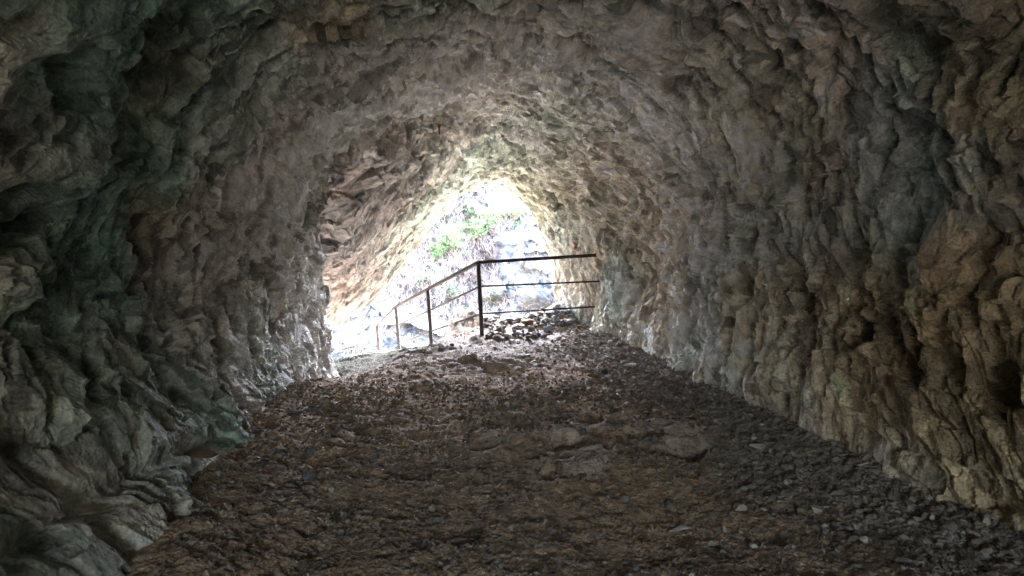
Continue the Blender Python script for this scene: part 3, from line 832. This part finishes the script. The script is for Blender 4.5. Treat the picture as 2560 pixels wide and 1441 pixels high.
# the pile behind the barrier
PILE = [(1318, 803, 44, 20, 'orange', 'oblong reddish block lying on the middle of the pile'),
        (1328, 790, 40, 18, 'grey', 'grey block resting behind the reddish one'),
        (1328, 822, 26, 20, 'tan', 'rounded tan stone at the front foot of the pile'),
        (1342, 836, 26, 12, 'blue', 'dark stone in front of the rounded tan one'),
        (1372, 822, 36, 24, 'pale', 'pale wedge shaped stone right of the rounded tan one'),
        (1380, 812, 22, 16, 'blue', 'dark angular stone behind the pale wedge'),
        (1356, 806, 24, 20, 'grey', 'upright grey stone in the middle of the pile'),
        (1388, 800, 26, 28, 'pale', 'tall pale stone near the right end of the pile'),
        (1410, 793, 28, 18, 'orange', 'reddish brown stone against the right wall'),
        (1425, 803, 34, 16, 'pale', 'flat pale stone at the right end of the pile'),
        (1404, 806, 18, 12, 'grey', 'small stone below the reddish brown one by the wall'),
        (1356, 775, 20, 16, 'blue', 'dark stone on the crest of the pile under the lowest bar'),
        (1394, 766, 16, 12, 'grey', 'stone on the crest of the pile at the rock edge'),
        (1384, 780, 34, 14, 'pale', 'long pale stone just below the crest of the pile'),
        (1352, 782, 26, 14, 'tan', 'tan stone on the pile under the lowest bar'),
        (1250, 824, 32, 18, 'tan', 'tan stone at the left end of the pile'),
        (1222, 838, 20, 12, 'grey', 'grey stone right beside the foot of the tall post'),
        (1270, 800, 44, 16, 'grey', 'broad grey stone left of the reddish block'),
        (1290, 815, 30, 14, 'grey', 'grey stone in front of the broad one at the left of the pile')]
for a in PILE: stone_px(*a, group='stones of the pile behind the barrier', bev=.1)
for k in range(150):
    px = random.uniform(1212, 1432); py = 792 - max(0, px - 1330) * .16 + random.uniform(0, 1) ** 1.3 * 52 * (1 if px < 1380 else .6)
    s_ = random.uniform(8, 20)
    stone_px(px, py, s_, s_ * random.uniform(.5, .8), random.choice(['grey', 'grey', 'pale', 'blue', 'tan']),
             'small angular stone filling the pile behind the barrier', group='small stones filling the pile', bev=.08)
# flat stone on the ledge of the left wall
p, n = pick(508, 1125); k = np.argmin(((S - p) ** 2).sum(-1)); p = X.reshape(-1, 3)[k]
stone(p[0] + .06, p[1], p[2] - .02, .13, .11, .05, 'orange', 'rust brown flat stone resting on a ledge of the left wall', rot=(.1, -.1, .3), seed=5, group='loose stones on the cave floor')

# gravel, nobody could count it
templ = []
for k in range(7):
    bmx = bmesh.new(); rr = random.Random(k + 50)
    for _ in range(13): bmx.verts.new(Vector((rr.gauss(0, 1), rr.gauss(0, 1), rr.gauss(0, 1))).normalized() * rr.uniform(.8, 1))
    bmesh.ops.convex_hull(bmx, input=bmx.verts)
    bmesh.ops.delete(bmx, geom=[v for v in bmx.verts if not v.link_faces], context='VERTS')
    bmesh.ops.triangulate(bmx, faces=bmx.faces)
    bmx.verts.index_update()
    templ.append((np.array([v.co[:] for v in bmx.verts]), np.array([[v.index for v in f.verts] for f in bmx.faces]))); bmx.free()
def gravel(NG):
    y = 2.3 + (rng.random(NG) ** 1.25) * 11.2
    x = rng.uniform(-2.6, 3.2, NG)
    xr = np.interp(y, [2, 3.85, 5.14, 8.15, 9.2, 11.5, 13.3], [2.95, 2.65, 2.3, 1.87, 1.74, 1.4, .95])
    xl = np.interp(y, [2, 3.4, 5.33, 7.4, 9.2, 9.3, 13.3], [-1.25, -1.5, -1.92, -2.19, -2.3, -2.3, -1.0])
    dr = np.exp(-np.maximum(xr - x, 0) / .9); dl = np.exp(-np.maximum(x - xl, 0) / .5)
    patch = sm(fbm(x * 1.3, y * 1.3, 500, 4), -.2, .5)
    i = np.clip(np.searchsorted(gx, x), 0, len(gx) - 1); j = np.clip(np.searchsorted(gy, y), 0, len(gy) - 1)
    prob = (.10 + .4 * patch + .8 * dr + .45 * dl) * (1 - .8 * ocm[j, i]) * (1 - .8 * blue_patch[j, i]) * np.where(y > 8, np.where(dr > .35, .8, .25), 1) * (y < 12.2) * np.where((x < -.3) & (y > 11.4), 0, 1)
    ok = (rng.random(NG) < prob) & (x < xr + .15) & (x > xl - .1) & (sd[j, i] > .02)
    x, y = x[ok], y[ok]; dr = dr[ok]
    size = .0075 * np.exp(rng.normal(0, .55, len(x))) * (1 + 1.0 * dr) * (.75 + .05 * y); size = np.clip(size, .003, .04)
    z = gz(x, y); cos, fs, ms = [], [], []; off = 0
    kind = rng.integers(0, 7, len(x)); shade = rng.random(len(x))
    for k in range(7):
        m = kind == k; n = m.sum(); tv, tf = templ[k]
        v, w = rand_rot(n); u = np.cross(v, w)
        sc = size[m][:, None] * rng.uniform(.5, 1.3, (n, 3)) * np.array([1.2, 1, .65])
        loc = tv[None] * sc[:, None, :]
        an = rng.uniform(0, 6.28, n); ca, sa = np.cos(an)[:, None], np.sin(an)[:, None]
        xx = loc[..., 0] * ca - loc[..., 1] * sa; yy = loc[..., 0] * sa + loc[..., 1] * ca; zz = loc[..., 2] + xx * rng.normal(0, .25, (n, 1)) + yy * rng.normal(0, .25, (n, 1))
        co = np.stack([xx + x[m][:, None], yy + y[m][:, None], zz + (z[m] + sc[:, 2] * .4)[:, None]], -1)
        cos.append(co.reshape(-1, 3)); fs.append((tf[None] + (np.arange(n) * len(tv))[:, None, None] + off).reshape(-1, 3)); off += n * len(tv)
        sh = np.where(shade[m] < .55, 0, np.where(shade[m] < .9, 1, 2)); ms.append(np.repeat(sh, len(tf)))
    return np.concatenate(cos), np.concatenate(fs), np.concatenate(ms)
co, f, ms = gravel(150000)
tag(tri_mesh('gravel', co, f, M_grav[0], mats=M_grav[1:], midx=ms), 'loose grey and brown gravel strewn over the cave floor', 'gravel', kind='stuff')
